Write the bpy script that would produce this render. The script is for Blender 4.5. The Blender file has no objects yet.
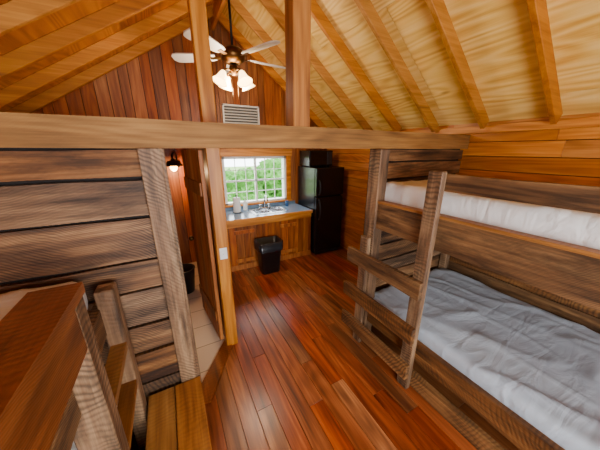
import bpy, bmesh, math, random
from mathutils import Vector, Matrix, noise
random.seed(7)
scene = bpy.context.scene
COL = scene.collection

def lin(c):
    def f(v):
        v/=255.0
        return v/12.92 if v<=0.04045 else ((v+0.055)/1.055)**2.4
    return (f(c[0]),f(c[1]),f(c[2]),1)

# ---------------------------------------------------------------- materials
def new_mat(name):
    m=bpy.data.materials.new(name); m.use_nodes=True
    nt=m.node_tree; nt.nodes.clear()
    out=nt.nodes.new('ShaderNodeOutputMaterial')
    b=nt.nodes.new('ShaderNodeBsdfPrincipled')
    nt.links.new(b.outputs[0],out.inputs[0])
    return m,nt,b,out

def plain(name,c,rough=0.5,metal=0,emit=None,es=0,bump=0,bscale=40,coat=0):
    m,nt,b,out=new_mat(name)
    N=nt.nodes.new;L=nt.links.new
    tc=N('ShaderNodeTexCoord'); n=N('ShaderNodeTexNoise'); n.inputs['Scale'].default_value=bscale
    L(tc.outputs['Object'],n.inputs['Vector'])
    mx=N('ShaderNodeMix'); mx.data_type='RGBA'
    cc=lin(c); mx.inputs[6].default_value=cc; mx.inputs[7].default_value=tuple(v*0.85 for v in cc[:3])+(1,)
    L(n.outputs[0],mx.inputs[0]); L(mx.outputs[2],b.inputs['Base Color'])
    b.inputs['Roughness'].default_value=rough; b.inputs['Metallic'].default_value=metal
    b.inputs['Coat Weight'].default_value=coat
    if emit:
        b.inputs['Emission Color'].default_value=lin(emit); b.inputs['Emission Strength'].default_value=es
    if bump:
        bp=N('ShaderNodeBump'); bp.inputs['Strength'].default_value=bump; bp.inputs['Distance'].default_value=0.01
        L(n.outputs[0],bp.inputs['Height']); L(bp.outputs[0],b.inputs['Normal'])
    return m

def wood(name,dark,base,light,grain='X',rough=0.55,var=0.3,saw=0.0,bump=0.3,knots=0.6,k=1.0,spec=0.4,hue=0.006,ring=0.06,contrast=1.0,fineamp=0.34,sat=(1.18,1.0)):
    m,nt,b,out=new_mat(name)
    N=nt.nodes.new;L=nt.links.new
    tc=N('ShaderNodeTexCoord'); geo=N('ShaderNodeNewGeometry')
    rnd=N('ShaderNodeMath'); rnd.operation='MULTIPLY'; rnd.inputs[1].default_value=37.0
    L(geo.outputs['Random Per Island'],rnd.inputs[0])
    comb=N('ShaderNodeCombineXYZ')
    for i in range(3): L(rnd.outputs[0],comb.inputs[i])
    add=N('ShaderNodeVectorMath'); add.operation='ADD'
    L(tc.outputs['Object'],add.inputs[0]); L(comb.outputs[0],add.inputs[1])
    def mapped(al,ac):
        mp=N('ShaderNodeMapping')
        s=[ac*k]*3; s['XYZ'.index(grain)]=al*k
        mp.inputs['Scale'].default_value=s
        L(add.outputs[0],mp.inputs['Vector']); return mp
    def math_(op,a,b_,c=None):
        n=N('ShaderNodeMath'); n.operation=op
        for i,v in enumerate((a,b_,c)):
            if v is None: continue
            if isinstance(v,(int,float)): n.inputs[i].default_value=v
            else: L(v,n.inputs[i])
        return n.outputs[0]
    m1=mapped(0.8,11); n1=N('ShaderNodeTexNoise'); n1.inputs['Scale'].default_value=1.3
    n1.inputs['Detail'].default_value=5; n1.inputs['Distortion'].default_value=0.5
    L(m1.outputs[0],n1.inputs['Vector'])
    m2=mapped(1.8,60); n2=N('ShaderNodeTexNoise'); n2.inputs['Scale'].default_value=1.5; n2.inputs['Detail'].default_value=2
    L(m2.outputs[0],n2.inputs['Vector'])
    m3=mapped(0.45,3.6); n3=N('ShaderNodeTexNoise'); n3.inputs['Scale'].default_value=1.0; n3.inputs['Detail'].default_value=1
    L(m3.outputs[0],n3.inputs['Vector'])
    ringv=math_('MULTIPLY',math_('SINE',math_('MULTIPLY',n3.outputs[0],85),0),ring)
    fine=math_('MULTIPLY_ADD',n2.outputs[0],fineamp,-0.5*fineamp)
    n1c=math_('MULTIPLY_ADD',n1.outputs[0],contrast,0.5-0.5*contrast)
    a2=math_('ADD',math_('ADD',n1c,ringv),fine)
    rp=N('ShaderNodeValToRGB'); e=rp.color_ramp.elements
    e[0].position=0.2; e[0].color=lin(dark); e[1].position=0.82; e[1].color=lin(light)
    el=e.new(0.5); el.color=lin(base)
    L(a2,rp.inputs[0])
    col=rp.outputs[0]; hgt=a2
    if knots>0:
        mk=mapped(1.3,4.2); vo=N('ShaderNodeTexVoronoi'); vo.inputs['Scale'].default_value=1.0
        L(mk.outputs[0],vo.inputs['Vector'])
        kr=N('ShaderNodeValToRGB'); kr.color_ramp.elements[0].position=0.02; kr.color_ramp.elements[0].color=(0.2,0.11,0.07,1)
        kr.color_ramp.elements[1].position=0.09; kr.color_ramp.elements[1].color=(1,1,1,1)
        L(vo.outputs['Distance'],kr.inputs[0])
        mx=N('ShaderNodeMix'); mx.data_type='RGBA'; mx.blend_type='MULTIPLY'; mx.inputs[0].default_value=knots
        L(col,mx.inputs[6]); L(kr.outputs[0],mx.inputs[7]); col=mx.outputs[2]
    if saw>0:
        sep=N('ShaderNodeSeparateXYZ'); L(tc.outputs['Object'],sep.inputs[0])
        al=sep.outputs['XYZ'.index(grain)]
        ac=sep.outputs[2 if grain!='Z' else 0]
        nz=N('ShaderNodeTexNoise'); nz.inputs['Scale'].default_value=4.0; nz.inputs['Detail'].default_value=3
        L(add.outputs[0],nz.inputs['Vector'])
        fr2=math_('FRACT',math_('MULTIPLY',geo.outputs['Random Per Island'],91.7),0)
        slope=math_('MULTIPLY_ADD',fr2,3.0,-1.5)
        ph=math_('ADD',al,math_('MULTIPLY',ac,slope))
        ph=math_('ADD',ph,math_('MULTIPLY',math_('MULTIPLY',ac,ac),0.9))
        ph=math_('ADD',ph,math_('MULTIPLY',nz.outputs[0],0.16))
        wv=math_('SINE',math_('MULTIPLY',ph,230),0)
        wv=math_('MULTIPLY_ADD',wv,0.5,0.5)
        wv=math_('POWER',wv,1.4)
        nm=N('ShaderNodeTexNoise'); nm.inputs['Scale'].default_value=2.6; nm.inputs['Detail'].default_value=3; L(add.outputs[0],nm.inputs['Vector'])
        msk=N('ShaderNodeMapRange'); msk.inputs['From Min'].default_value=0.40; msk.inputs['From Max'].default_value=0.58
        msk.inputs['To Min'].default_value=0.1; L(nm.outputs[0],msk.inputs[0])
        wr=N('ShaderNodeMapRange'); wr.inputs['To Min'].default_value=1.12; wr.inputs['To Max'].default_value=1-saw
        L(math_('MULTIPLY',wv,msk.outputs[0]),wr.inputs[0])
        mx=N('ShaderNodeMix'); mx.data_type='RGBA'; mx.blend_type='MULTIPLY'; mx.inputs[0].default_value=1
        L(col,mx.inputs[6]); L(wr.outputs[0],mx.inputs[7]); col=mx.outputs[2]
        # dark weather streaks
        st=N('ShaderNodeTexNoise'); st.inputs['Scale'].default_value=1.0; st.inputs['Detail'].default_value=6; st.inputs['Roughness'].default_value=0.7
        ms=mapped(1.8,9.0); L(ms.outputs[0],st.inputs['Vector'])
        sr=N('ShaderNodeMapRange'); sr.inputs['From Min'].default_value=0.38; sr.inputs['From Max'].default_value=0.54
        sr.inputs['To Min'].default_value=0.42; L(st.outputs[0],sr.inputs[0])
        mx=N('ShaderNodeMix'); mx.data_type='RGBA'; mx.blend_type='MULTIPLY'; mx.inputs[0].default_value=min(1.0,saw*2)
        L(col,mx.inputs[6]); L(sr.outputs[0],mx.inputs[7]); col=mx.outputs[2]
        hgt=math_('SUBTRACT',hgt,math_('MULTIPLY',wv,0.25))
    hs=N('ShaderNodeHueSaturation')
    mr=N('ShaderNodeMapRange'); mr.inputs['To Min'].default_value=1-var; mr.inputs['To Max'].default_value=1+var
    L(geo.outputs['Random Per Island'],mr.inputs[0]); L(mr.outputs[0],hs.inputs['Value'])
    fr=math_('FRACT',rnd.outputs[0],0)
    mh=N('ShaderNodeMapRange'); mh.inputs['To Min'].default_value=0.5-hue; mh.inputs['To Max'].default_value=0.5+hue
    L(fr,mh.inputs[0]); L(mh.outputs[0],hs.inputs['Hue'])
    ms2=N('ShaderNodeMapRange'); ms2.inputs['To Min'].default_value=sat[0]; ms2.inputs['To Max'].default_value=sat[1]
    L(fr,ms2.inputs[0]); L(ms2.outputs[0],hs.inputs['Saturation'])
    L(col,hs.inputs['Color']); L(hs.outputs[0],b.inputs['Base Color'])
    b.inputs['Roughness'].default_value=rough
    b.inputs['Specular IOR Level'].default_value=spec
    bp=N('ShaderNodeBump'); bp.inputs['Strength'].default_value=bump; bp.inputs['Distance'].default_value=0.006
    L(hgt,bp.inputs['Height']); L(bp.outputs[0],b.inputs['Normal'])
    return m

M={}
M['floor']=wood('floor_planks',(82,36,17),(130,65,32),(174,102,56),'Y',rough=0.29,var=0.34,bump=0.05,k=1.2,spec=0.55,hue=0.012,ring=0.07,contrast=1.15,sat=(1.08,0.96))
M['gable']=wood('wall_boards_red',(94,46,16),(142,76,29),(178,110,50),'Z',rough=0.5,var=0.36,bump=0.1,ring=0.06,contrast=1.0,sat=(1.1,0.96))
M['pineX']=wood('pine_x',(146,82,30),(190,118,50),(214,148,76),'X',rough=0.42,var=0.16,bump=0.08,ring=0.08,sat=(1.12,1.0))
M['pineY']=wood('pine_y',(146,82,30),(190,118,50),(214,148,76),'Y',rough=0.42,var=0.16,bump=0.08,ring=0.08,sat=(1.12,1.0))
M['pineZ']=wood('pine_z',(124,68,22),(172,104,40),(202,138,66),'Z',rough=0.45,var=0.14,bump=0.08,ring=0.08)
M['rafter']=wood('rafter_wood',(126,72,26),(174,112,48),(202,142,74),'X',rough=0.55,var=0.13,bump=0.1,ring=0.03,knots=0.3,sat=(1.12,1.02))
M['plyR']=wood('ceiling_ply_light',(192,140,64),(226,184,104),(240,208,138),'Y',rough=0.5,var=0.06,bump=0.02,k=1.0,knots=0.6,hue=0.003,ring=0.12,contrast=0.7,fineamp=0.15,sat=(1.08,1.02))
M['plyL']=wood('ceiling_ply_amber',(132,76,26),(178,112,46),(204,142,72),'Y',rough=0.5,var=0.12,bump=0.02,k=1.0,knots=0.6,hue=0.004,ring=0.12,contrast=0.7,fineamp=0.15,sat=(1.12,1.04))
M['beam']=wood('weathered_beam',(86,56,30),(132,92,54),(166,124,80),'X',rough=0.7,var=0.03,bump=0.25,saw=0.12,ring=0.05,sat=(1.12,1.08))
M['post']=wood('post_wood',(108,60,26),(152,94,46),(184,124,70),'Z',rough=0.55,var=0.08,bump=0.12,ring=0.07)
M['barnX']=wood('barn_boards_x',(54,33,17),(112,75,43),(164,120,76),'X',rough=0.6,var=0.38,bump=0.6,saw=0.6,ring=0.05,contrast=1.25,sat=(1.12,0.85))
M['barnY']=wood('barn_boards_y',(60,37,19),(120,81,47),(166,121,76),'Y',rough=0.6,var=0.3,bump=0.6,saw=0.55,ring=0.05,contrast=1.2,sat=(1.15,0.95))
M['barnZ']=wood('barn_boards_z',(68,46,28),(118,84,55),(162,127,90),'Z',rough=0.6,var=0.18,bump=0.6,saw=0.5,ring=0.05,contrast=1.2,sat=(1.1,0.9))
M['railY']=wood('stained_rail_y',(70,32,15),(122,64,32),(156,92,50),'Y',rough=0.38,var=0.10,bump=0.3,saw=0.22,ring=0.06,contrast=1.1)
M['stepY']=wood('step_boards',(92,54,25),(142,92,48),(174,122,70),'Y',rough=0.5,var=0.1,bump=0.2,saw=0.12,ring=0.06,sat=(1.1,1.02))
M['cab']=wood('cabinet_boards',(96,46,19),(144,79,35),(178,113,58),'Z',rough=0.45,var=0.3,bump=0.1,ring=0.07)
M['dark']=plain('dark_gap',(22,13,8),0.9)
M['black']=plain('fridge_black',(13,14,17),0.25,bump=0.05,bscale=300)
M['blackp']=plain('black_plastic',(20,20,22),0.4)
M['steel']=plain('stainless',(190,192,196),0.25,1)
M['chrome']=plain('chrome',(215,215,218),0.12,1)
M['brass']=plain('aged_brass',(96,66,34),0.35,1)
M['white']=plain('white_plastic',(236,236,232),0.4)
M['vent']=plain('vent_paint',(232,228,216),0.45)
M['ctop']=plain('laminate_top',(126,152,178),0.16,bscale=120)
M['blade']=plain('fan_blade',(212,202,188),0.4)
M['iron']=plain('dark_iron',(30,26,24),0.5,0.6)
M['shade']=plain('frosted_glass_lit',(255,236,200),0.4,emit=(255,206,130),es=9)
M['bulb']=plain('bulb_lit',(255,236,200),0.4,emit=(255,180,90),es=30)
M['grass']=plain('grass',(120,160,70),0.9,bscale=3)
M['leaf']=plain('foliage',(70,128,38),0.8,bscale=9,bump=1)

def sheet(name,c,bs):
    m,nt,b,out=new_mat(name); N=nt.nodes.new;L=nt.links.new
    tc=N('ShaderNodeTexCoord'); mp=N('ShaderNodeMapping'); mp.inputs['Scale'].default_value=(1.6,4,1.6); mp.inputs['Rotation'].default_value=(0,0,0.5)
    L(tc.outputs['Object'],mp.inputs[0])
    n=N('ShaderNodeTexNoise'); n.inputs['Scale'].default_value=1.8; n.inputs['Detail'].default_value=3.0; n.inputs['Distortion'].default_value=1.2
    L(mp.outputs[0],n.inputs[0])
    bp=N('ShaderNodeBump'); bp.inputs['Strength'].default_value=bs; bp.inputs['Distance'].default_value=0.03
    L(n.outputs[0],bp.inputs['Height']); L(bp.outputs[0],b.inputs['Normal'])
    b.inputs['Base Color'].default_value=lin(c); b.inputs['Roughness'].default_value=0.8
    b.inputs['Sheen Weight'].default_value=0.1
    return m
M['sheet']=sheet('white_sheet',(224,223,220),0.4)
M['sheet_shaded']=sheet('shaded_sheet',(172,182,192),0.5)  # white bedding with the lower bunk's cool shade put into its colour

def tile():
    m,nt,b,out=new_mat('floor_tile'); N=nt.nodes.new;L=nt.links.new
    tc=N('ShaderNodeTexCoord'); br=N('ShaderNodeTexBrick')
    br.offset=0.0; br.inputs['Scale'].default_value=1; br.inputs['Brick Width'].default_value=0.32; br.inputs['Row Height'].default_value=0.32
    br.inputs['Mortar Size'].default_value=0.005
    br.inputs['Color1'].default_value=lin((212,186,156)); br.inputs['Color2'].default_value=lin((202,174,144)); br.inputs['Mortar'].default_value=lin((136,114,94))
    L(tc.outputs['Object'],br.inputs[0]); L(br.outputs[0],b.inputs['Base Color']); b.inputs['Roughness'].default_value=0.35
    return m
M['tile']=tile()
def glass():
    m=bpy.data.materials.new('window_glass'); m.use_nodes=True; nt=m.node_tree; nt.nodes.clear()
    N=nt.nodes.new;L=nt.links.new
    o=N('ShaderNodeOutputMaterial'); t=N('ShaderNodeBsdfTransparent'); g=N('ShaderNodeBsdfGlossy'); g.inputs['Roughness'].default_value=0.05
    mx=N('ShaderNodeMixShader'); mx.inputs[0].default_value=0.04
    L(t.outputs[0],mx.inputs[1]); L(g.outputs[0],mx.inputs[2]); L(mx.outputs[0],o.inputs[0]); return m
M['glass']=glass()

# ---------------------------------------------------------------- geometry helpers
def empty(name,loc=(0,0,0)):
    e=bpy.data.objects.new(name,None); COL.objects.link(e); e.location=(0,0,0); return e

def finish(bm,name,mats,parent=None,smooth=False):
    bmesh.ops.recalc_face_normals(bm,faces=bm.faces)
    me=bpy.data.meshes.new(name); bm.to_mesh(me); bm.free()
    for m in mats: me.materials.append(m)
    if smooth:
        for p in me.polygons: p.use_smooth=True
    o=bpy.data.objects.new(name,me); COL.objects.link(o)
    if parent: o.parent=parent
    return o

def hexa(bm,v,mi=0):
    vs=[bm.verts.new(p) for p in v]
    fs=[(0,1,2,3),(7,6,5,4),(0,4,5,1),(1,5,6,2),(2,6,7,3),(3,7,4,0)]
    for f in fs:
        F=bm.faces.new([vs[i] for i in f]); F.material_index=mi
    return vs

def box(bm,x0,x1,y0,y1,z0,z1,mi=0,rot=None,piv=None):
    v=[(x0,y0,z0),(x1,y0,z0),(x1,y1,z0),(x0,y1,z0),(x0,y0,z1),(x1,y0,z1),(x1,y1,z1),(x0,y1,z1)]
    v=[Vector(p) for p in v]
    if rot is not None:
        pv=Vector(piv) if piv is not None else sum(v,Vector())/8
        v=[rot@(p-pv)+pv for p in v]
    return hexa(bm,v,mi)

def mesh_boxes(name,boxes,mats,parent=None,bevel=0.004):
    bm=bmesh.new()
    for b in boxes:
        mi=b[6] if len(b)>6 else 0
        rot=b[7] if len(b)>7 else None
        box(bm,*b[:6],mi,rot)
    if bevel:
        bmesh.ops.bevel(bm,geom=bm.edges[:]+bm.verts[:],offset=bevel,segments=1,affect='EDGES',clamp_overlap=True)
    if not isinstance(mats,(list,tuple)): mats=[mats]
    return finish(bm,name,mats,parent)

def plank(bm,axis,a0,a1,u0,u1,z0,z1,wane=0.006,n=12):
    """rough-sawn plank running along axis X/Y (u is the other horizontal) with slightly wavy edges"""
    sd=random.uniform(0,100); rows=[]
    for q in range(n+1):
        A=a0+(a1-a0)*q/n
        e0=wane*noise.noise(Vector((A*2.7,sd,0))); e1=wane*noise.noise(Vector((A*2.3,sd,5))); e2=wane*0.4*noise.noise(Vector((A*2,sd,9)))
        pr=[(u0+e2,z0+e0),(u0+e2,z1+e1),(u1+e2,z1+e1),(u1+e2,z0+e0)]
        rows.append([bm.verts.new((A,u,z) if axis=='X' else (u,A,z)) for u,z in pr])
    for a,b in zip(rows,rows[1:]):
        for k in range(4): bm.faces.new((a[k],a[(k+1)%4],b[(k+1)%4],b[k]))
    bm.faces.new(rows[0]); bm.faces.new(rows[-1][::-1])
def planks(name,axis,lst,mat,parent=None,wane=0.006):
    bm=bmesh.new()
    for l in lst: plank(bm,axis,*l,wane=wane)
    return finish(bm,name,[mat],parent)

def lathe(name,prof,mat,parent=None,seg=28,loc=(0,0,0),rot=None,smooth=True,caps=True):
    bm=bmesh.new(); rings=[]
    for (r,z) in prof:
        rings.append([bm.verts.new((r*math.cos(2*math.pi*i/seg),r*math.sin(2*math.pi*i/seg),z)) for i in range(seg)])
    for a,b in zip(rings,rings[1:]):
        for i in range(seg):
            bm.faces.new((a[i],a[(i+1)%seg],b[(i+1)%seg],b[i]))
    if caps:
        if prof[0][0]>0.001: bm.faces.new(rings[0][::-1])
        if prof[-1][0]>0.001: bm.faces.new(rings[-1])
    T=Matrix.Translation(loc)@(rot.to_4x4() if rot is not None else Matrix.Identity(4))
    bm.transform(T)
    return finish(bm,name,[mat],parent,smooth)
def lathe_open(name,prof,mat,parent=None,seg=28,loc=(0,0,0),rot=None):
    return lathe(name,prof,mat,parent,seg,loc,rot,True,False)

def tube(name,pts,r,mat,parent=None):
    cu=bpy.data.curves.new(name,'CURVE'); cu.dimensions='3D'; cu.bevel_depth=r; cu.bevel_resolution=4; cu.use_fill_caps=True
    sp=cu.splines.new('BEZIER'); sp.bezier_points.add(len(pts)-1)
    for p,q in zip(sp.bezier_points,pts):
        p.co=q; p.handle_left_type='AUTO'; p.handle_right_type='AUTO'
    cu.materials.append(mat)
    o=bpy.data.objects.new(name,cu); COL.objects.link(o)
    if parent: o.parent=parent
    return o

# ---------------------------------------------------------------- dimensions
XL,XR=-1.70,3.00
YB,YF=-1.80,4.40
XRI=0.885; ZR=3.87; ZE=2.23
def roofz(x):
    if x<=XRI: return ZR-(ZR-ZE)*(XRI-x)/(XRI-XL)
    return ZR-(ZR-ZE)*(x-XRI)/(XR-XRI)

# ---------------------------------------------------------------- floor
bx=[]
x=XL
W=0.128
while x<XR-1e-4:
    x1=min(x+W,XR)
    y=YB-random.uniform(0,1.2)
    while y<YF:
        L_=random.uniform(1.1,2.6); y1=y+L_
        a=max(y,YB); c=min(y1,YF)
        if c-a>0.02: bx.append((x+0.0012,x1-0.0012,a+0.001,c-0.001,-0.02,0.0))
        y=y1
    x=x1
bm=bmesh.new()
for b in bx: box(bm,*b)
bmesh.ops.bevel(bm,geom=bm.edges[:]+bm.verts[:],offset=0.0015,segments=1,affect='EDGES')
box(bm,XL-0.1,XR+0.1,YB-0.1,YF+0.1,-0.12,-0.0195,1)
finish(bm,'floor',[M['floor'],M['dark']])
def slab(name,poly,z0,z1,mat):
    bm=bmesh.new(); n=len(poly)
    lo=[bm.verts.new((p[0],p[1],z0)) for p in poly]; hi=[bm.verts.new((p[0],p[1],z1)) for p in poly]
    bm.faces.new(hi); bm.faces.new(lo[::-1])
    for i in range(n): bm.faces.new((lo[i],lo[(i+1)%n],hi[(i+1)%n],hi[i]))
    return finish(bm,name,[mat])
slab('floor_tile',[(XL,1.74),(-0.03,1.74),(0.29,2.22),(0.29,YF),(XL,YF)],0,0.012,M['tile'])
slab('trim_1',[(-0.02,1.62),(0.045,1.60),(0.34,2.12),(0.29,2.23),(-0.04,1.74)],0,0.02,M['railY'])

# ---------------------------------------------------------------- far wall (gable, vertical boards) with window opening
WX0,WX1,WZ0,WZ1=0.84,2.06,0.99,1.84
def gable_wall(name,y_in,y_out,hole,mat,bw=0.14,mind=0.02):
    bm=bmesh.new(); s=1 if y_out>y_in else -1
    def col(a,b,z0,z1f,ya,yb,mi):
        if z1f is None: za,zb=roofz(a),roofz(b)
        else: za=zb=z1f
        if a<XRI<b and z1f is None:
            col(a,XRI,z0,None,ya,yb,mi); col(XRI,b,z0,None,ya,yb,mi); return
        hexa(bm,[Vector(p) for p in [(a,ya,z0),(b,ya,z0),(b,yb,z0),(a,yb,z0),(a,ya,za),(b,ya,zb),(b,yb,zb),(a,yb,za)]],mi)
    cuts=[XL]; x=XL
    while x<XR:
        x+=bw*random.uniform(0.75,1.2); cuts.append(min(x,XR))
    for h in (hole[0],hole[1]): cuts.append(h)
    cuts=sorted(set(cuts)); g=0.004
    for a,b in zip(cuts,cuts[1:]):
        if b-a<0.012: continue
        mid=(a+b)/2; j=random.uniform(0,0.004)*s
        if hole[0]<mid<hole[1]:
            col(a+g,b-g,0,hole[2],y_in+j,y_in+s*mind,0); col(a+g,b-g,hole[3],None,y_in+j,y_in+s*mind,0)
        else: col(a+g,b-g,0,None,y_in+j,y_in+s*mind,0)
    yb0,yb1=y_in+s*mind,y_out
    col(XL-0.1,hole[0],0,None,yb0,yb1,1); col(hole[1],XR+0.1,0,None,yb0,yb1,1)
    col(hole[0],hole[1],0,hole[2],yb0,yb1,1); col(hole[0],hole[1],hole[3],None,yb0,yb1,1)
    return finish(bm,name,[mat,M['dark']])
gable_wall('wall_far',YF,YF+0.12,(WX0,WX1,WZ0,WZ1),M['gable'])
gable_wall('wall_back',YB,YB-0.12,(-0.9,1.5,0.9,2.1),M['gable'])

def side_wall(name,xi,xo,mat,h=0.145):
    s=1 if xo>xi else -1
    bm=bmesh.new(); z=0
    while z<ZE-0.001:
        z1=min(z+h,ZE); y=YB
        while y<YF:
            y1=min(y+random.uniform(2.4,4.2),YF)
            xs=sorted((xi+s*random.uniform(0,0.003),xi+s*0.02))
            box(bm,xs[0],xs[1],y+0.001,y1-0.001,z+0.003,z1-0.003,0); y=y1
        z=z1
    bmesh.ops.bevel(bm,geom=bm.edges[:]+bm.verts[:],offset=0.003,segments=1,affect='EDGES')
    xs=sorted((xi+s*0.0195,xo)); box(bm,xs[0],xs[1],YB-0.1,YF+0.1,0,ZE,1)
    return finish(bm,name,[mat,M['dark']])
side_wall('wall_right',XR,XR+0.12,M['pineY'])
side_wall('wall_left',XL,XL-0.12,M['pineY'])

# ---------------------------------------------------------------- ceiling
def slope_pt(side,s,y,off=0):
    if side=='R': dx,dz=(XR-XRI),(ZE-ZR)
    else: dx,dz=(XL-XRI),(ZE-ZR)
    l=math.hypot(dx,dz); ux,uz=dx/l,dz/l
    nx,nz=-uz,ux
    if nz<0: nx,nz=-nx,-nz
    return Vector((XRI+ux*s-nx*off,y,ZR+uz*s-nz*off)),l
def ceil(bm,side,mi):
    _,l=slope_pt(side,0,0); s=0; r=0
    tot=l+0.06
    while s<tot:
        s1=min(s+1.22,tot); y=YB-(1.2 if r%2 else 0.2)
        while y<YF+0.1:
            y1=y+2.44; a=max(y,YB-0.1); b=min(y1,YF+0.1)
            if b-a>0.02:
                g=0.002
                v=[slope_pt(side,s+g,a+g,0)[0],slope_pt(side,s1-g,a+g,0)[0],slope_pt(side,s1-g,b-g,0)[0],slope_pt(side,s+g,b-g,0)[0],
                   slope_pt(side,s+g,a+g,-0.02)[0],slope_pt(side,s1-g,a+g,-0.02)[0],slope_pt(side,s1-g,b-g,-0.02)[0],slope_pt(side,s+g,b-g,-0.02)[0]]
                hexa(bm,v,mi)
            y=y1
        s=s1; r+=1
    a,b=YB-0.3,YF+0.3
    v=[slope_pt(side,-0.0,a,-0.02)[0],slope_pt(side,tot+0.3,a,-0.02)[0],slope_pt(side,tot+0.3,b,-0.02)[0],slope_pt(side,0,b,-0.02)[0],
       slope_pt(side,0,a,-0.12)[0],slope_pt(side,tot+0.3,a,-0.12)[0],slope_pt(side,tot+0.3,b,-0.12)[0],slope_pt(side,0,b,-0.12)[0]]
    hexa(bm,v,2)
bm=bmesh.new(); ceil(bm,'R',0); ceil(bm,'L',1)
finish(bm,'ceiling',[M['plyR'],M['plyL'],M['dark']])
bm=bmesh.new()
ys=[0.917+0.54*k for k in range(-5,7)]
for side in 'RL':
    _,l=slope_pt(side,0,0)
    for y in ys:
        w=0.021; D=0.11; v=[]
        for off in (D,0.0):
            for (s,yy) in ((0.03,y-w),(l-0.02,y-w),(l-0.02,y+w),(0.03,y+w)):
                v.append(slope_pt(side,s,yy,off)[0])
        hexa(bm,v)
bmesh.ops.bevel(bm,geom=bm.edges[:]+bm.verts[:],offset=0.004,segments=1,affect='EDGES')
finish(bm,'ceiling_rafters',[M['rafter']])
mesh_boxes('ridge_beam',[(XRI-0.02,XRI+0.02,YB,YF,ZR-0.22,ZR-0.02)],M['pineY'])
mesh_boxes('trim_2',[(XR-0.035,XR,YB,YF,ZE-0.11,ZE-0.035)],M['pineY'])
mesh_boxes('trim_3',[(XL,XL+0.035,YB,YF,ZE-0.11,ZE-0.035)],M['pineY'])

# ---------------------------------------------------------------- tie beam + king post + corner post
planks('tie_beam','X',[(XL,XR,1.60,1.74,1.96,2.105)],M['beam'],None,0.004)
mesh_boxes('king_post',[(XRI-0.065,XRI+0.065,1.61,1.74,2.105,ZR-0.1)],M['post'],bevel=0.006)
mesh_boxes('door_post',[(0.29,0.40,2.12,2.23,0,roofz(0.3)-0.02)],M['pineZ'],bevel=0.006)
SW=empty('light_switch')
mesh_boxes('plate',[(0.312,0.378,2.112,2.119,0.99,1.10)],M['white'],SW,0.002)
mesh_boxes('toggle',[(0.339,0.351,2.100,2.113,1.035,1.055)],M['white'],SW,0.001)

def vboards(name,axis,c0,c1,a0,a1,z0,z1,mat,bw=0.13):
    bm=bmesh.new(); a=a0
    while a<a1-1e-4:
        b=min(a+bw*random.uniform(0.8,1.15),a1)
        j=random.uniform(0,0.004)
        if axis=='Y': box(bm,c0+j,c1-j,a+0.002,b-0.002,z0,z1)
        else: box(bm,a+0.002,b-0.002,c0+j,c1-j,z0,z1)
        a=b
    bmesh.ops.bevel(bm,geom=bm.edges[:]+bm.verts[:],offset=0.003,segments=1,affect='EDGES')
    if axis=='Y': box(bm,c0+0.012,c1-0.012,a0,a1,z0,z1,1)
    else: box(bm,a0,a1,c0+0.012,c1-0.012,z0,z1,1)
    return finish(bm,name,[mat,M['dark']])
vboards('wall_partition','Y',0.31,0.39,2.23,YF,0,2.08,M['gable'])
mesh_boxes('bath_blocker_deck',[(XL+0.14*i,XL+0.14*i+0.137,1.80,YF,2.08,2.11) for i in range(14)]+[(0.26,0.39,1.80,YF,2.08,2.11)],M['pineY'],bevel=0.003)  # hidden deck, added to block light so the bath stays dark around the sconce

# ---------------------------------------------------------------- barn-board walls
def barn_wall(name,x0,x1,y0,yd,hs,start,zt=1.96):
    bm=bmesh.new(); z=0.0; i=start
    while z<zt-0.001:
        z1=min(z+hs[i%len(hs)],zt)
        if zt-z1<0.05: z1=zt
        d=random.uniform(0,0.012)
        plank(bm,'X',x0,x1,y0+d,yd,z+0.010,z1-0.008,wane=0.011,n=18)
        z=z1; i+=1
    box(bm,x0,x1,yd-0.005,yd+0.07,0,zt,1)
    return finish(bm,name,[M['barnX'],M['dark']])
hs=[0.19,0.22,0.25,0.21,0.24,0.2,0.27,0.22]
barn_wall('wall_bunk_left',XL,-0.03,1.615,1.665,hs,0)
barn_wall('wall_bunk_right',1.69,XR,1.645,1.69,[0.17,0.15,0.19,0.16],1)
mesh_boxes('trim_4',[(-0.127,-0.018,1.585,1.612,0.0,1.96)],M['barnZ'])
mesh_boxes('trim_5',[(-0.028,0.0,1.60,1.76,0.0,1.96)],M['barnZ'])

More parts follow.
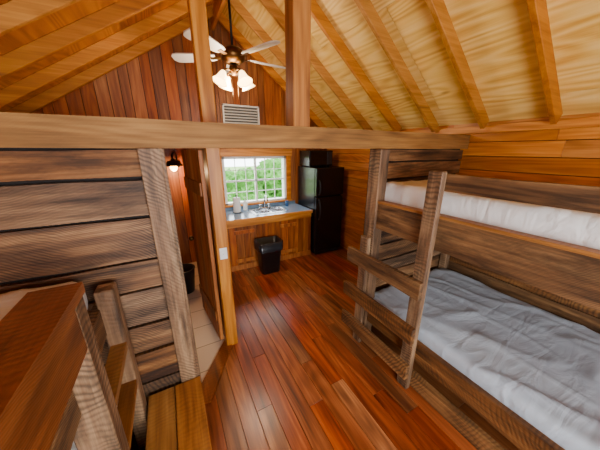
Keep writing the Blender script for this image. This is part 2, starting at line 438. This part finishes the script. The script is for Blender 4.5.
# ---------------------------------------------------------------- mattresses
def mattress(name,x0,x1,y0,y1,z0,z1,mat,r=0.06,parent=None,amp=0.007,seed=0):
    nx,ny,nz=56,84,6
    bm=bmesh.new()
    cx,cy,cz=(x0+x1)/2,(y0+y1)/2,(z0+z1)/2
    hx,hy,hz=(x1-x0)/2,(y1-y0)/2,(z1-z0)/2
    r=min(r,hz*0.95)
    cache={}
    def V(i,j,k):
        key=(i,j,k)
        if key in cache: return cache[key]
        p=Vector(((2*i/nx-1)*hx,(2*j/ny-1)*hy,(2*k/nz-1)*hz))
        c=Vector((max(-hx+r,min(hx-r,p.x)),max(-hy+r,min(hy-r,p.y)),max(-hz+r,min(hz-r,p.z))))
        d=p-c
        if d.length>r: p=c+d.normalized()*r
        w=Vector((p.x+cx,p.y+cy,p.z+cz))
        n=noise.noise(Vector((w.x*1.8+seed,w.y*2.6,w.z*2)))
        rid=(1-abs(noise.noise(Vector((w.x*2.6+w.y*1.2+seed*2,w.y*1.5-w.x,seed)))))**10
        rid+=0.6*(1-abs(noise.noise(Vector((w.x*4+seed,w.y*1.6+w.x*2,seed+7)))))**12
        if k>0: w.z+=amp*n+amp*1.5*rid*(k/nz)
        w.x+=amp*0.5*n
        v=bm.verts.new(w); cache[key]=v; return v
    for i in range(nx):
        for j in range(ny):
            bm.faces.new((V(i,j,nz),V(i+1,j,nz),V(i+1,j+1,nz),V(i,j+1,nz)))
            bm.faces.new((V(i,j,0),V(i,j+1,0),V(i+1,j+1,0),V(i+1,j,0)))
    for i in range(nx):
        for k in range(nz):
            bm.faces.new((V(i,0,k),V(i+1,0,k),V(i+1,0,k+1),V(i,0,k+1)))
            bm.faces.new((V(i,ny,k),V(i,ny,k+1),V(i+1,ny,k+1),V(i+1,ny,k)))
    for j in range(ny):
        for k in range(nz):
            bm.faces.new((V(0,j,k),V(0,j,k+1),V(0,j+1,k+1),V(0,j+1,k)))
            bm.faces.new((V(nx,j,k),V(nx,j+1,k),V(nx,j+1,k+1),V(nx,j,k+1)))
    return finish(bm,name,[mat],parent,True)

# ---------------------------------------------------------------- right bunk bed
BR=empty('bunk_bed')
Y0,Y1=-0.45,1.62
mesh_boxes('corner_post',[(1.575,1.68,1.51,1.64,0,1.955)],M['barnZ'],BR,0.006)
mesh_boxes('foot_posts',[(1.575,1.66,Y0-0.05,Y0+0.05,0,1.81),(2.88,2.98,Y0-0.05,Y0+0.05,0,1.7),(2.9,2.98,1.55,1.63,0,1.5)],M['barnZ'],BR,0.006)
planks('side_rails','Y',[(Y0,1.51,1.595,1.64,1.27,1.50),(Y0,1.51,1.595,1.64,0.27,0.44),(Y0,1.51,1.585,1.64,0.005,0.13),
    (Y0,1.55,2.93,2.97,1.27,1.5),(Y0,1.55,2.93,2.97,0.27,0.44)],M['barnY'],BR,0.006)
planks('guard_rail','Y',[(Y0,1.04,1.585,1.625,1.69,1.80)],M['barnY'],BR,0.006)
mesh_boxes('rail_cap',[(1.585,1.66,Y0,1.51,1.50,1.522)],M['stepY'],BR,0.004)
planks('back_lining','Y',[(Y0,1.64,2.975,2.995,0.45+0.17*i,0.613+0.17*i) for i in range(5)],M['barnY'],BR,0.003)
slats=[]; y=Y0+0.02
while y<1.52:
    slats.append((1.64,2.93,y,y+0.11,1.40,1.42)); slats.append((1.64,2.93,y,y+0.11,0.31,0.33)); y+=0.13
mesh_boxes('slats',slats,M['stepY'],BR,0.003)
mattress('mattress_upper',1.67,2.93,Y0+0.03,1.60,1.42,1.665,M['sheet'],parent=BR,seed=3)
mattress('mattress_lower',1.65,2.93,Y0+0.03,1.60,0.33,0.53,M['sheet_shaded'],parent=BR,seed=9,amp=0.012)
LD=empty('bunk_ladder')
mesh_boxes('rail_near',[(1.52,1.57,0.93,1.03,0,1.82)],M['barnZ'],LD,0.006)
mesh_boxes('rail_far',[(1.52,1.565,1.52,1.62,0,1.18)],M['barnZ'],LD,0.006)
planks('rungs','Y',[(0.93,1.74,1.478,1.518,0.89,1.03),(0.93,1.77,1.476,1.518,0.49,0.63),(0.93,1.77,1.478,1.518,0.13,0.27)],M['barnY'],LD,0.006)
mesh_boxes('treads',[(1.518,1.565,1.03,1.52,0.90,0.93),(1.518,1.565,1.03,1.52,0.50,0.53)],M['barnY'],LD,0.004)

# ---------------------------------------------------------------- left bunk bed
BL=empty('bunk_bed.001')
mesh_boxes('post_near',[(-0.47,-0.345,0.98,1.08,0,1.44)],M['barnZ'],BL,0.006)
mesh_boxes('post_far',[(-0.43,-0.345,1.46,1.56,0,1.24)],M['barnZ'],BL,0.006)
mesh_boxes('post_back',[(-0.47,-0.37,-1.05,-0.95,0,1.44),(-1.66,-1.56,-1.05,-0.95,0,1.44)],M['barnZ'],BL,0.006)
planks('cap_rail','Y',[(-1.05,1.085,-0.485,-0.337,1.44,1.48)],M['railY'],BL,0.003)
planks('guard_board','Y',[(-1.05,0.98,-0.38,-0.345,1.26,1.44)],M['railY'],BL,0.005)
planks('side_boards','Y',[(-1.0,1.60,-0.46,-0.42,0.98,1.14),(-1.0,1.60,-0.46,-0.42,0.28,0.42),(-1.0,1.6,-1.66,-1.62,0.98,1.14)],M['barnY'],BL,0.005)
planks('step_treads','Y',[(1.08,1.46,-0.42,-0.345,0.86,0.90),(1.08,1.46,-0.42,-0.345,0.58,0.62)],M['stepY'],BL,0.003)
mesh_boxes('slats',[(-1.62,-0.46,-0.95+0.14*i,-0.83+0.14*i,1.08,1.10) for i in range(18)]+[(-1.62,-0.46,-0.95+0.14*i,-0.83+0.14*i,0.30,0.32) for i in range(18)],M['stepY'],BL,0.003)
mattress('mattress_upper',-1.63,-0.475,-1.0,1.58,1.10,1.30,M['sheet'],parent=BL,seed=14)
mattress('mattress_lower',-1.63,-0.475,-1.0,1.58,0.32,0.50,M['sheet'],parent=BL,seed=24)
ST=empty('step_box')
mesh_boxes('step_top',[(-0.333,-0.175,0.35,1.58,0.30,0.335),(-0.17,0.0,0.35,1.58,0.30,0.335)],M['stepY'],ST,0.005)
mesh_boxes('step_sides',[(-0.03,-0.01,0.37,1.56,0.0,0.30),(-0.33,-0.31,0.37,1.56,0.0,0.30),(-0.31,-0.03,0.37,0.39,0,0.30)],M['barnY'],ST,0.004)

# ---------------------------------------------------------------- bathroom door + things
DR=empty('door_1')
bm=bmesh.new()
ang=math.radians(97)
for i in range(6):
    box(bm,0.02+i*0.118,0.02+i*0.118+0.115,-0.018,0.018,0.02,1.94)
box(bm,0.04,0.70,0.018,0.034,0.25,0.37); box(bm,0.04,0.70,0.018,0.034,1.55,1.67)
bmesh.ops.bevel(bm,geom=bm.edges[:]+bm.verts[:],offset=0.004,segments=1,affect='EDGES')
DM=Matrix.Translation((0.262,2.20,0.01))@Matrix.Rotation(ang,4,'Z')
bm.transform(DM)
finish(bm,'leaf',[M['gable']],DR)
kp=DM@Vector((0.66,0.05,0.98))
bm=bmesh.new(); bmesh.ops.create_uvsphere(bm,u_segments=16,v_segments=12,radius=0.028); bm.transform(Matrix.Translation(kp)); finish(bm,'knob',[M['brass']],DR,True)

SC=empty('wall_sconce')
sx,sz=0.09,1.76
lathe('backplate',[(0.0,-0.02),(0.05,-0.02),(0.055,0.0),(0.0,0.0)],M['iron'],SC,loc=(sx+0.06,YF-0.02,sz-0.02),rot=Matrix.Rotation(math.radians(90),3,'X'))
tube('arm',[(sx+0.06,YF-0.02,sz-0.02),(sx+0.05,YF-0.14,sz+0.14),(sx,YF-0.26,sz+0.12),(sx,YF-0.28,sz+0.06)],0.013,M['iron'],SC)
lathe_open('shade',[(0.025,0.07),(0.03,0.045),(0.075,0.03),(0.14,-0.03),(0.135,-0.035),(0.07,0.022)],M['iron'],SC,loc=(sx,YF-0.28,sz))
bm=bmesh.new(); bmesh.ops.create_uvsphere(bm,u_segments=16,v_segments=12,radius=0.05); bm.transform(Matrix.Translation((sx,YF-0.28,sz-0.06))); finish(bm,'bulb',[M['bulb']],SC,True)

WB=empty('waste_bin')
lathe_open('bin_body',[(0.0,0.012),(0.11,0.012),(0.15,0.36),(0.155,0.36),(0.155,0.37),(0.14,0.37),(0.105,0.03)],M['blackp'],WB,loc=(0.0,3.45,0))
# ---------------------------------------------------------------- kitchen counter
KC=empty('kitchen_counter')
CX0,CX1,CY0,CY1=0.40,2.24,3.72,YF-0.005
SX0,SX1,SY0,SY1=1.22,1.80,3.83,4.24
mesh_boxes('countertop',[(CX0,SX0,CY0-0.03,CY1,0.865,0.90),(SX1,CX1,CY0-0.03,CY1,0.865,0.90),(SX0,SX1,CY0-0.03,SY0,0.865,0.90),(SX0,SX1,SY1,CY1,0.865,0.90)],M['ctop'],KC,0)
mesh_boxes('edge_trim',[(CX0,CX1,CY0-0.05,CY0-0.03,0.845,0.903)],M['pineX'],KC,0.004)
mesh_boxes('rail_top',[(CX0,CX1,CY0,CY0+0.02,0.76,0.865)],M['pineX'],KC,0.003)
vboards('cabinet_front','X',CY0+0.004,CY0+0.05,CX0,CX1,0.09,0.76,M['cab'],bw=0.12).parent=KC
mesh_boxes('carcass',[(CX0,CX0+0.02,CY0+0.05,CY1,0.0,0.865),(CX1-0.02,CX1,CY0+0.02,CY1,0.0,0.865),(CX0,CX1,CY0+0.002,CY0+0.05,0.0,0.09)],M['cab'],KC,0.003)
mesh_boxes('door_battens',[(0.80,1.14,CY0-0.012,CY0+0.006,0.14,0.20),(0.80,1.14,CY0-0.012,CY0+0.006,0.64,0.70),(1.6,1.94,CY0-0.012,CY0+0.006,0.14,0.20),(1.6,1.94,CY0-0.012,CY0+0.006,0.64,0.70)],M['cab'],KC,0.003)
mesh_boxes('backsplash',[(CX0,CX1,CY1-0.02,CY1,0.90,0.95)],M['ctop'],KC,0.003)
SK=empty('kitchen_sink')
bm=bmesh.new()
t=0.903; rim=0.025; dz=0.16; mid=(SX0+SX1)/2
def basin(a,b,c,d):
    top=[(a,c,t),(b,c,t),(b,d,t),(a,d,t)]; q=0.03
    bot=[(a+q,c+q,t-dz),(b-q,c+q,t-dz),(b-q,d-q,t-dz),(a+q,d-q,t-dz)]
    T=[bm.verts.new(p) for p in top]; B=[bm.verts.new(p) for p in bot]
    for i in range(4): bm.faces.new((T[i],T[(i+1)%4],B[(i+1)%4],B[i]))
    bm.faces.new(B)
basin(SX0+rim,mid-0.012,SY0+rim,SY1-0.07); basin(mid+0.012,SX1-rim,SY0+rim,SY1-0.07)
for q in [(SX0-0.02,SX1+0.02,SY0-0.02,SY0+rim),(SX0-0.02,SX1+0.02,SY1-0.07,SY1+0.02),(SX0-0.02,SX0+rim,SY0+rim,SY1-0.07),(SX1-rim,SX1+0.02,SY0+rim,SY1-0.07),(mid-0.012,mid+0.012,SY0+rim,SY1-0.07)]:
    box(bm,q[0],q[1],q[2],q[3],0.901,0.906)
finish(bm,'basins',[M['steel']],SK)
fx=mid
tube('spout',[(fx,4.20,0.905),(fx,4.20,1.05),(fx,4.16,1.14),(fx,4.06,1.13),(fx,4.03,1.07)],0.012,M['chrome'],SK)
mesh_boxes('faucet_base',[(fx-0.11,fx+0.11,4.18,4.225,0.905,0.925)],M['chrome'],SK,0.006)
for s in (-1,1):
    lathe('tap_handle',[(0.0,0),(0.018,0),(0.014,0.03),(0.024,0.04),(0.02,0.06),(0,0.062)],M['chrome'],SK,loc=(fx+s*0.085,4.2,0.925),seg=16)
SB=empty('soap_bottle')
lathe('body',[(0,0),(0.034,0),(0.038,0.02),(0.038,0.13),(0.03,0.16),(0.013,0.17),(0.013,0.19),(0,0.19)],M['white'],SB,loc=(1.16,4.26,0.901),seg=20)
lathe('pump',[(0,0.19),(0.005,0.19),(0.005,0.225),(0.014,0.226),(0.014,0.24),(0,0.24)],M['white'],SB,loc=(1.16,4.26,0.901),seg=14)
PT=empty('paper_towel_roll')
lathe('roll',[(0.02,0.012),(0.06,0.012),(0.062,0.02),(0.062,0.255),(0.06,0.262),(0.02,0.262)],plain('paper',(244,243,238),0.8,bump=0.2,bscale=120),PT,loc=(0.98,4.14,0.901),seg=28)
lathe('holder',[(0,0),(0.075,0),(0.075,0.01),(0.008,0.012),(0.008,0.29),(0.014,0.295),(0.014,0.31),(0,0.312)],M['iron'],PT,loc=(0.98,4.14,0.901),seg=20)
CU=empty('drinking_cup')
lathe_open('cup',[(0,0.004),(0.028,0),(0.036,0.1),(0.033,0.1),(0.026,0.008),(0,0.008)],plain('cup_blue',(60,110,170),0.4),CU,loc=(1.97,4.2,0.901),seg=20)
TC=empty('trash_can')
bm=bmesh.new()
def ringrect(cx,cy,hx,hy,z,r=0.05,n=6):
    pts=[]
    for (sx_,sy_,a0) in ((1,1,0),(-1,1,90),(-1,-1,180),(1,-1,270)):
        for i in range(n+1):
            a=math.radians(a0+90*i/n)
            pts.append((cx+sx_*(hx-r)+r*math.cos(a),cy+sy_*(hy-r)+r*math.sin(a),z))
    return [bm.verts.new(p) for p in pts]
tx,ty=1.29,3.48
rs=[ringrect(tx,ty,0.15,0.11,0.0),ringrect(tx,ty,0.185,0.145,0.50),ringrect(tx,ty,0.20,0.16,0.50),ringrect(tx,ty,0.20,0.16,0.545),ringrect(tx,ty,0.185,0.145,0.545),ringrect(tx,ty,0.17,0.13,0.40),ringrect(tx,ty,0.14,0.1,0.38)]
for a,b in zip(rs,rs[1:]):
    n=len(a)
    for i in range(n): bm.faces.new((a[i],a[(i+1)%n],b[(i+1)%n],b[i]))
bm.faces.new(rs[0][::-1]); bm.faces.new(rs[-1])
finish(bm,'body',[M['blackp']],TC,True)
bm=bmesh.new()
ra=ringrect(tx,ty,0.188,0.148,0.552); rb=ringrect(tx,ty,0.206,0.166,0.549); rc=ringrect(tx,ty,0.205,0.165,0.42)
for v in rc: v.co.z+=0.05*noise.noise(v.co*14)
for a,b in ((ra,rb),(rb,rc)):
    n=len(a)
    for i in range(n): bm.faces.new((a[i],a[(i+1)%n],b[(i+1)%n],b[i]))
finish(bm,'liner_bag',[plain('bag',(34,34,38),0.25)],TC,True)

# ---------------------------------------------------------------- refrigerator
FR=empty('refrigerator')
FX0,FX1,FY0,FY1=2.27,2.87,3.60,4.30
mesh_boxes('cabinet',[(FX0,FX1,FY0+0.07,FY1,0.03,1.65)],M['black'],FR,0.008)
mesh_boxes('doors',[(FX0,FX1,FY0,FY0+0.062,0.08,1.13),(FX0,FX1,FY0,FY0+0.062,1.145,1.65)],M['black'],FR,0.012)
mesh_boxes('feet',[(FX0+0.03,FX1-0.03,FY0+0.05,FY0+0.09,0.0,0.07),(FX0+0.03,FX0+0.08,FY1-0.1,FY1-0.05,0,0.03),(FX1-0.08,FX1-0.03,FY1-0.1,FY1-0.05,0,0.03)],M['blackp'],FR,0.002)
tube('handle_low',[(FX0+0.05,FY0-0.0,0.72),(FX0+0.05,FY0-0.035,0.76),(FX0+0.05,FY0-0.035,1.06),(FX0+0.05,FY0-0.0,1.1)],0.012,M['blackp'],FR)
tube('handle_top',[(FX0+0.05,FY0-0.0,1.18),(FX0+0.05,FY0-0.035,1.22),(FX0+0.05,FY0-0.035,1.40),(FX0+0.05,FY0-0.0,1.44)],0.012,M['blackp'],FR)
MW=empty('microwave_oven')
mesh_boxes('case',[(2.27,2.78,3.86,4.24,1.665,1.94)],M['black'],MW,0.008)
mesh_boxes('door_glass',[(2.29,2.63,3.848,3.862,1.69,1.92)],plain('mw_glass',(8,8,10),0.08),MW,0.004)
mesh_boxes('control_panel',[(2.65,2.765,3.85,3.862,1.69,1.92)],plain('mw_panel',(46,46,50),0.3),MW,0.003)
mesh_boxes('feet',[(2.30,2.33,3.9,3.93,1.65,1.667),(2.7,2.73,3.9,3.93,1.65,1.667),(2.3,2.33,4.17,4.2,1.65,1.667),(2.7,2.73,4.17,4.2,1.65,1.667)],M['blackp'],MW,0)

# ---------------------------------------------------------------- kitchen window
WN=empty('window_1')
f=0.045
mesh_boxes('frame',[(WX0,WX0+f,YF+0.0,YF+0.12,WZ0,WZ1),(WX1-f,WX1,YF,YF+0.12,WZ0,WZ1),(WX0,WX1,YF,YF+0.12,WZ1-f,WZ1),(WX0,WX1,YF,YF+0.12,WZ0,WZ0+0.03)],M['white'],WN,0.003)
mx_=(WX0+WX1)/2; iw=WX1-WX0-2*f
mesh_boxes('sash',[(mx_-0.02,mx_+0.02,YF+0.04,YF+0.08,WZ0,WZ1),(WX0,WX1,YF+0.04,YF+0.07,1.39,1.42)]+
    [(WX0+f+iw*q-0.006,WX0+f+iw*q+0.006,YF+0.045,YF+0.065,WZ0,WZ1) for q in (1/6,2/6,4/6,5/6)]+
    [(WX0,WX1,YF+0.045,YF+0.065,zz-0.006,zz+0.006) for zz in (1.20,1.60)],M['white'],WN,0.001)
mesh_boxes('casing',[(WX0-0.09,WX0,YF-0.02,YF+0.004,WZ0-0.02,WZ1+0.1),(WX1,WX1+0.09,YF-0.02,YF+0.004,WZ0-0.02,WZ1+0.1),(WX0-0.11,WX1+0.11,YF-0.05,YF+0.004,WZ1,WZ1+0.13),(WX0-0.1,WX1+0.1,YF-0.06,YF+0.004,WZ0-0.03,WZ0)],M['pineX'],WN,0.004)
mesh_boxes('pane',[(WX0+0.02,WX1-0.02,YF+0.052,YF+0.056,WZ0+0.02,WZ1-0.02)],M['glass'],WN,0)
WN2=empty('added_window')  # unseen window behind the camera, added to carry the fill light
mesh_boxes('frame',[(-0.9,-0.84,YB-0.12,YB,0.9,2.1),(1.44,1.5,YB-0.12,YB,0.9,2.1),(-0.9,1.5,YB-0.12,YB,2.04,2.1),(-0.9,1.5,YB-0.12,YB,0.9,0.96),(0.27,0.33,YB-0.1,YB-0.04,0.9,2.1)],M['pineX'],WN2,0.003)
VT=empty('wall_air_conditioner')
ax0,ax1,az0,az1=0.92,1.54,2.34,2.66
mesh_boxes('housing',[(ax0,ax1,YF-0.06,YF+0.0,az0,az0+0.025),(ax0,ax1,YF-0.06,YF,az1-0.025,az1),(ax0,ax0+0.025,YF-0.06,YF,az0,az1),(ax1-0.025,ax1,YF-0.06,YF,az0,az1),(ax0,ax1,YF-0.015,YF,az0,az1)],M['vent'],VT,0.003)
R=Matrix.Rotation(math.radians(35),3,'X')
mesh_boxes('louvers',[(ax0+0.025,ax1-0.025,YF-0.055,YF-0.03,az0+0.040+0.043*i,az0+0.048+0.043*i,0,R) for i in range(6)],M['vent'],VT,0.001)
mesh_boxes('filter_back',[(ax0+0.026,ax1-0.026,YF-0.02,YF-0.014,az0+0.026,az1-0.026)],plain('filter_grey',(90,86,80),0.8),VT,0)

# ---------------------------------------------------------------- ceiling fan
CF=empty('ceiling_fan')
cx,cy,fz=0.80,3.02,2.93
lathe('canopy',[(0.0,0.0),(0.03,0.0),(0.07,0.05),(0.075,0.09),(0,0.09)],M['brass'],CF,loc=(cx,cy,ZR-0.30))
lathe('downrod',[(0,0),(0.013,0),(0.013,ZR-0.28-fz-0.06),(0,ZR-0.28-fz-0.06)],M['iron'],CF,loc=(cx,cy,fz+0.06),seg=14)
lathe('motor',[(0,-0.09),(0.07,-0.085),(0.12,-0.05),(0.135,-0.01),(0.13,0.03),(0.09,0.06),(0.04,0.08),(0,0.085)],M['brass'],CF,loc=(cx,cy,fz))
for i in range(5):
    a=math.radians(150+72*i)
    bm=bmesh.new()
    prof=[(0.19,0.045),(0.25,0.06),(0.45,0.074),(0.58,0.080),(0.63,0.070),(0.66,0.035)]
    th=0.006
    pts=[(x,w) for x,w in prof]+[(x,-w) for x,w in reversed(prof)]
    T=[bm.verts.new((p[0],p[1],th)) for p in pts]; B=[bm.verts.new((p[0],p[1],-th)) for p in pts]
    bm.faces.new(T); bm.faces.new(B[::-1]); n=len(pts)
    for j in range(n): bm.faces.new((T[j],B[j],B[(j+1)%n],T[(j+1)%n]))
    TM=Matrix.Translation((cx,cy,fz-0.02))@Matrix.Rotation(a,4,'Z')@Matrix.Rotation(math.radians(13),4,'X')
    bm.transform(TM)
    finish(bm,'blade_%d'%i,[M['blade']],CF)
    bm=bmesh.new(); box(bm,0.10,0.24,-0.02,0.02,-0.012,-0.004)
    bm.transform(TM)
    finish(bm,'blade_iron_%d'%i,[M['brass']],CF)
lathe('light_hub',[(0,-0.20),(0.03,-0.19),(0.055,-0.15),(0.05,-0.11),(0.02,-0.09),(0,-0.085)],M['brass'],CF,loc=(cx,cy,fz))
for i in range(4):
    a=math.radians(20+90*i)
    d=Vector((math.cos(a),math.sin(a),0))
    p0=Vector((cx,cy,fz-0.15)); p1=p0+d*0.10; p2=p0+d*0.13+Vector((0,0,-0.03))
    tube('lamp_arm_%d'%i,[p0+d*0.04,p1,p2],0.009,M['brass'],CF)
    R=Matrix.Rotation(a,3,'Z')@Matrix.Rotation(math.radians(-28),3,'Y')
    lathe_open('glass_shade_%d'%i,[(0.024,0.0),(0.034,-0.02),(0.046,-0.06),(0.062,-0.1),(0.082,-0.125),(0.078,-0.123),(0.042,-0.06),(0.02,-0.01)],M['shade'],CF,loc=p2,rot=R,seg=20)
for dx in (-0.03,0.035):
    tube('pull_chain',[(cx+dx,cy,fz-0.18),(cx+dx,cy,fz-0.30),(cx+dx,cy,fz-0.42)],0.003,M['brass'],CF)

# ---------------------------------------------------------------- outdoors
bm=bmesh.new(); box(bm,-25,25,YF+0.4,40,-0.7,-0.6); finish(bm,'ground',[M['grass']])
def foliage(name,c,R,n,seed):
    random.seed(seed); bm=bmesh.new()
    for i in range(n):
        b2=bmesh.new(); bmesh.ops.create_icosphere(b2,subdivisions=4,radius=R*random.uniform(0.4,0.7))
        for v in b2.verts: v.co*=1+0.35*noise.noise(v.co*5+Vector((seed,i,0)))+0.22*noise.noise(v.co*17)
        off=Vector((random.uniform(-R,R),random.uniform(-R,R)*0.6,random.uniform(-R,R)*0.6))
        b2.transform(Matrix.Translation(Vector(c)+off))
        me=bpy.data.meshes.new('t'); b2.to_mesh(me); b2.free(); bm.from_mesh(me); bpy.data.meshes.remove(me)
    return finish(bm,name,[M['leaf']],None,False)
foliage('shrub',(2.1,9.2,0.2),0.9,10,2)
foliage('shrub.001',(4.6,9.8,0.5),1.1,12,5)
foliage('shrub.002',(7.8,13,0.8),1.6,12,8)

# ---------------------------------------------------------------- lights
w=bpy.data.worlds.new('World'); scene.world=w; w.use_nodes=True
bg=w.node_tree.nodes['Background']; bg.inputs[0].default_value=(0.90,0.96,1.0,1); bg.inputs[1].default_value=11.0
def area(name,loc,rot,sx,sy,e,c=(1,1,1)):
    l=bpy.data.lights.new(name,'AREA'); l.shape='RECTANGLE'; l.size=sx; l.size_y=sy; l.energy=e; l.color=c
    o=bpy.data.objects.new(name,l); COL.objects.link(o); o.location=loc; o.rotation_euler=rot; return o
area('fill_back',(0.3,YB+0.03,1.5),(math.radians(90),0,0),2.2,1.1,130,(0.98,0.98,1.0))  # fill light added behind the camera to brighten the room
def point(name,loc,e,c,r=0.05):
    l=bpy.data.lights.new(name,'POINT'); l.energy=e; l.color=c; l.shadow_soft_size=r
    o=bpy.data.objects.new(name,l); COL.objects.link(o); o.location=loc; return o
point('fan_light',(cx,cy,fz-0.34),50,(1,0.87,0.70),0.08)
point('sconce_light',(sx,YF-0.30,sz-0.13),24,(1,0.62,0.3),0.04)

# ---------------------------------------------------------------- camera
cam=bpy.data.cameras.new('Camera'); co=bpy.data.objects.new('Camera',cam); COL.objects.link(co); scene.camera=co
cam.sensor_width=36; cam.lens=36*241/600; cam.clip_start=0.02
yaw=math.radians(28.3); p=math.radians(17.3)
F=Vector((math.sin(yaw)*math.cos(p),math.cos(yaw)*math.cos(p),-math.sin(p)))
co.location=(0,0,1.95); co.rotation_euler=F.to_track_quat('-Z','Y').to_euler()
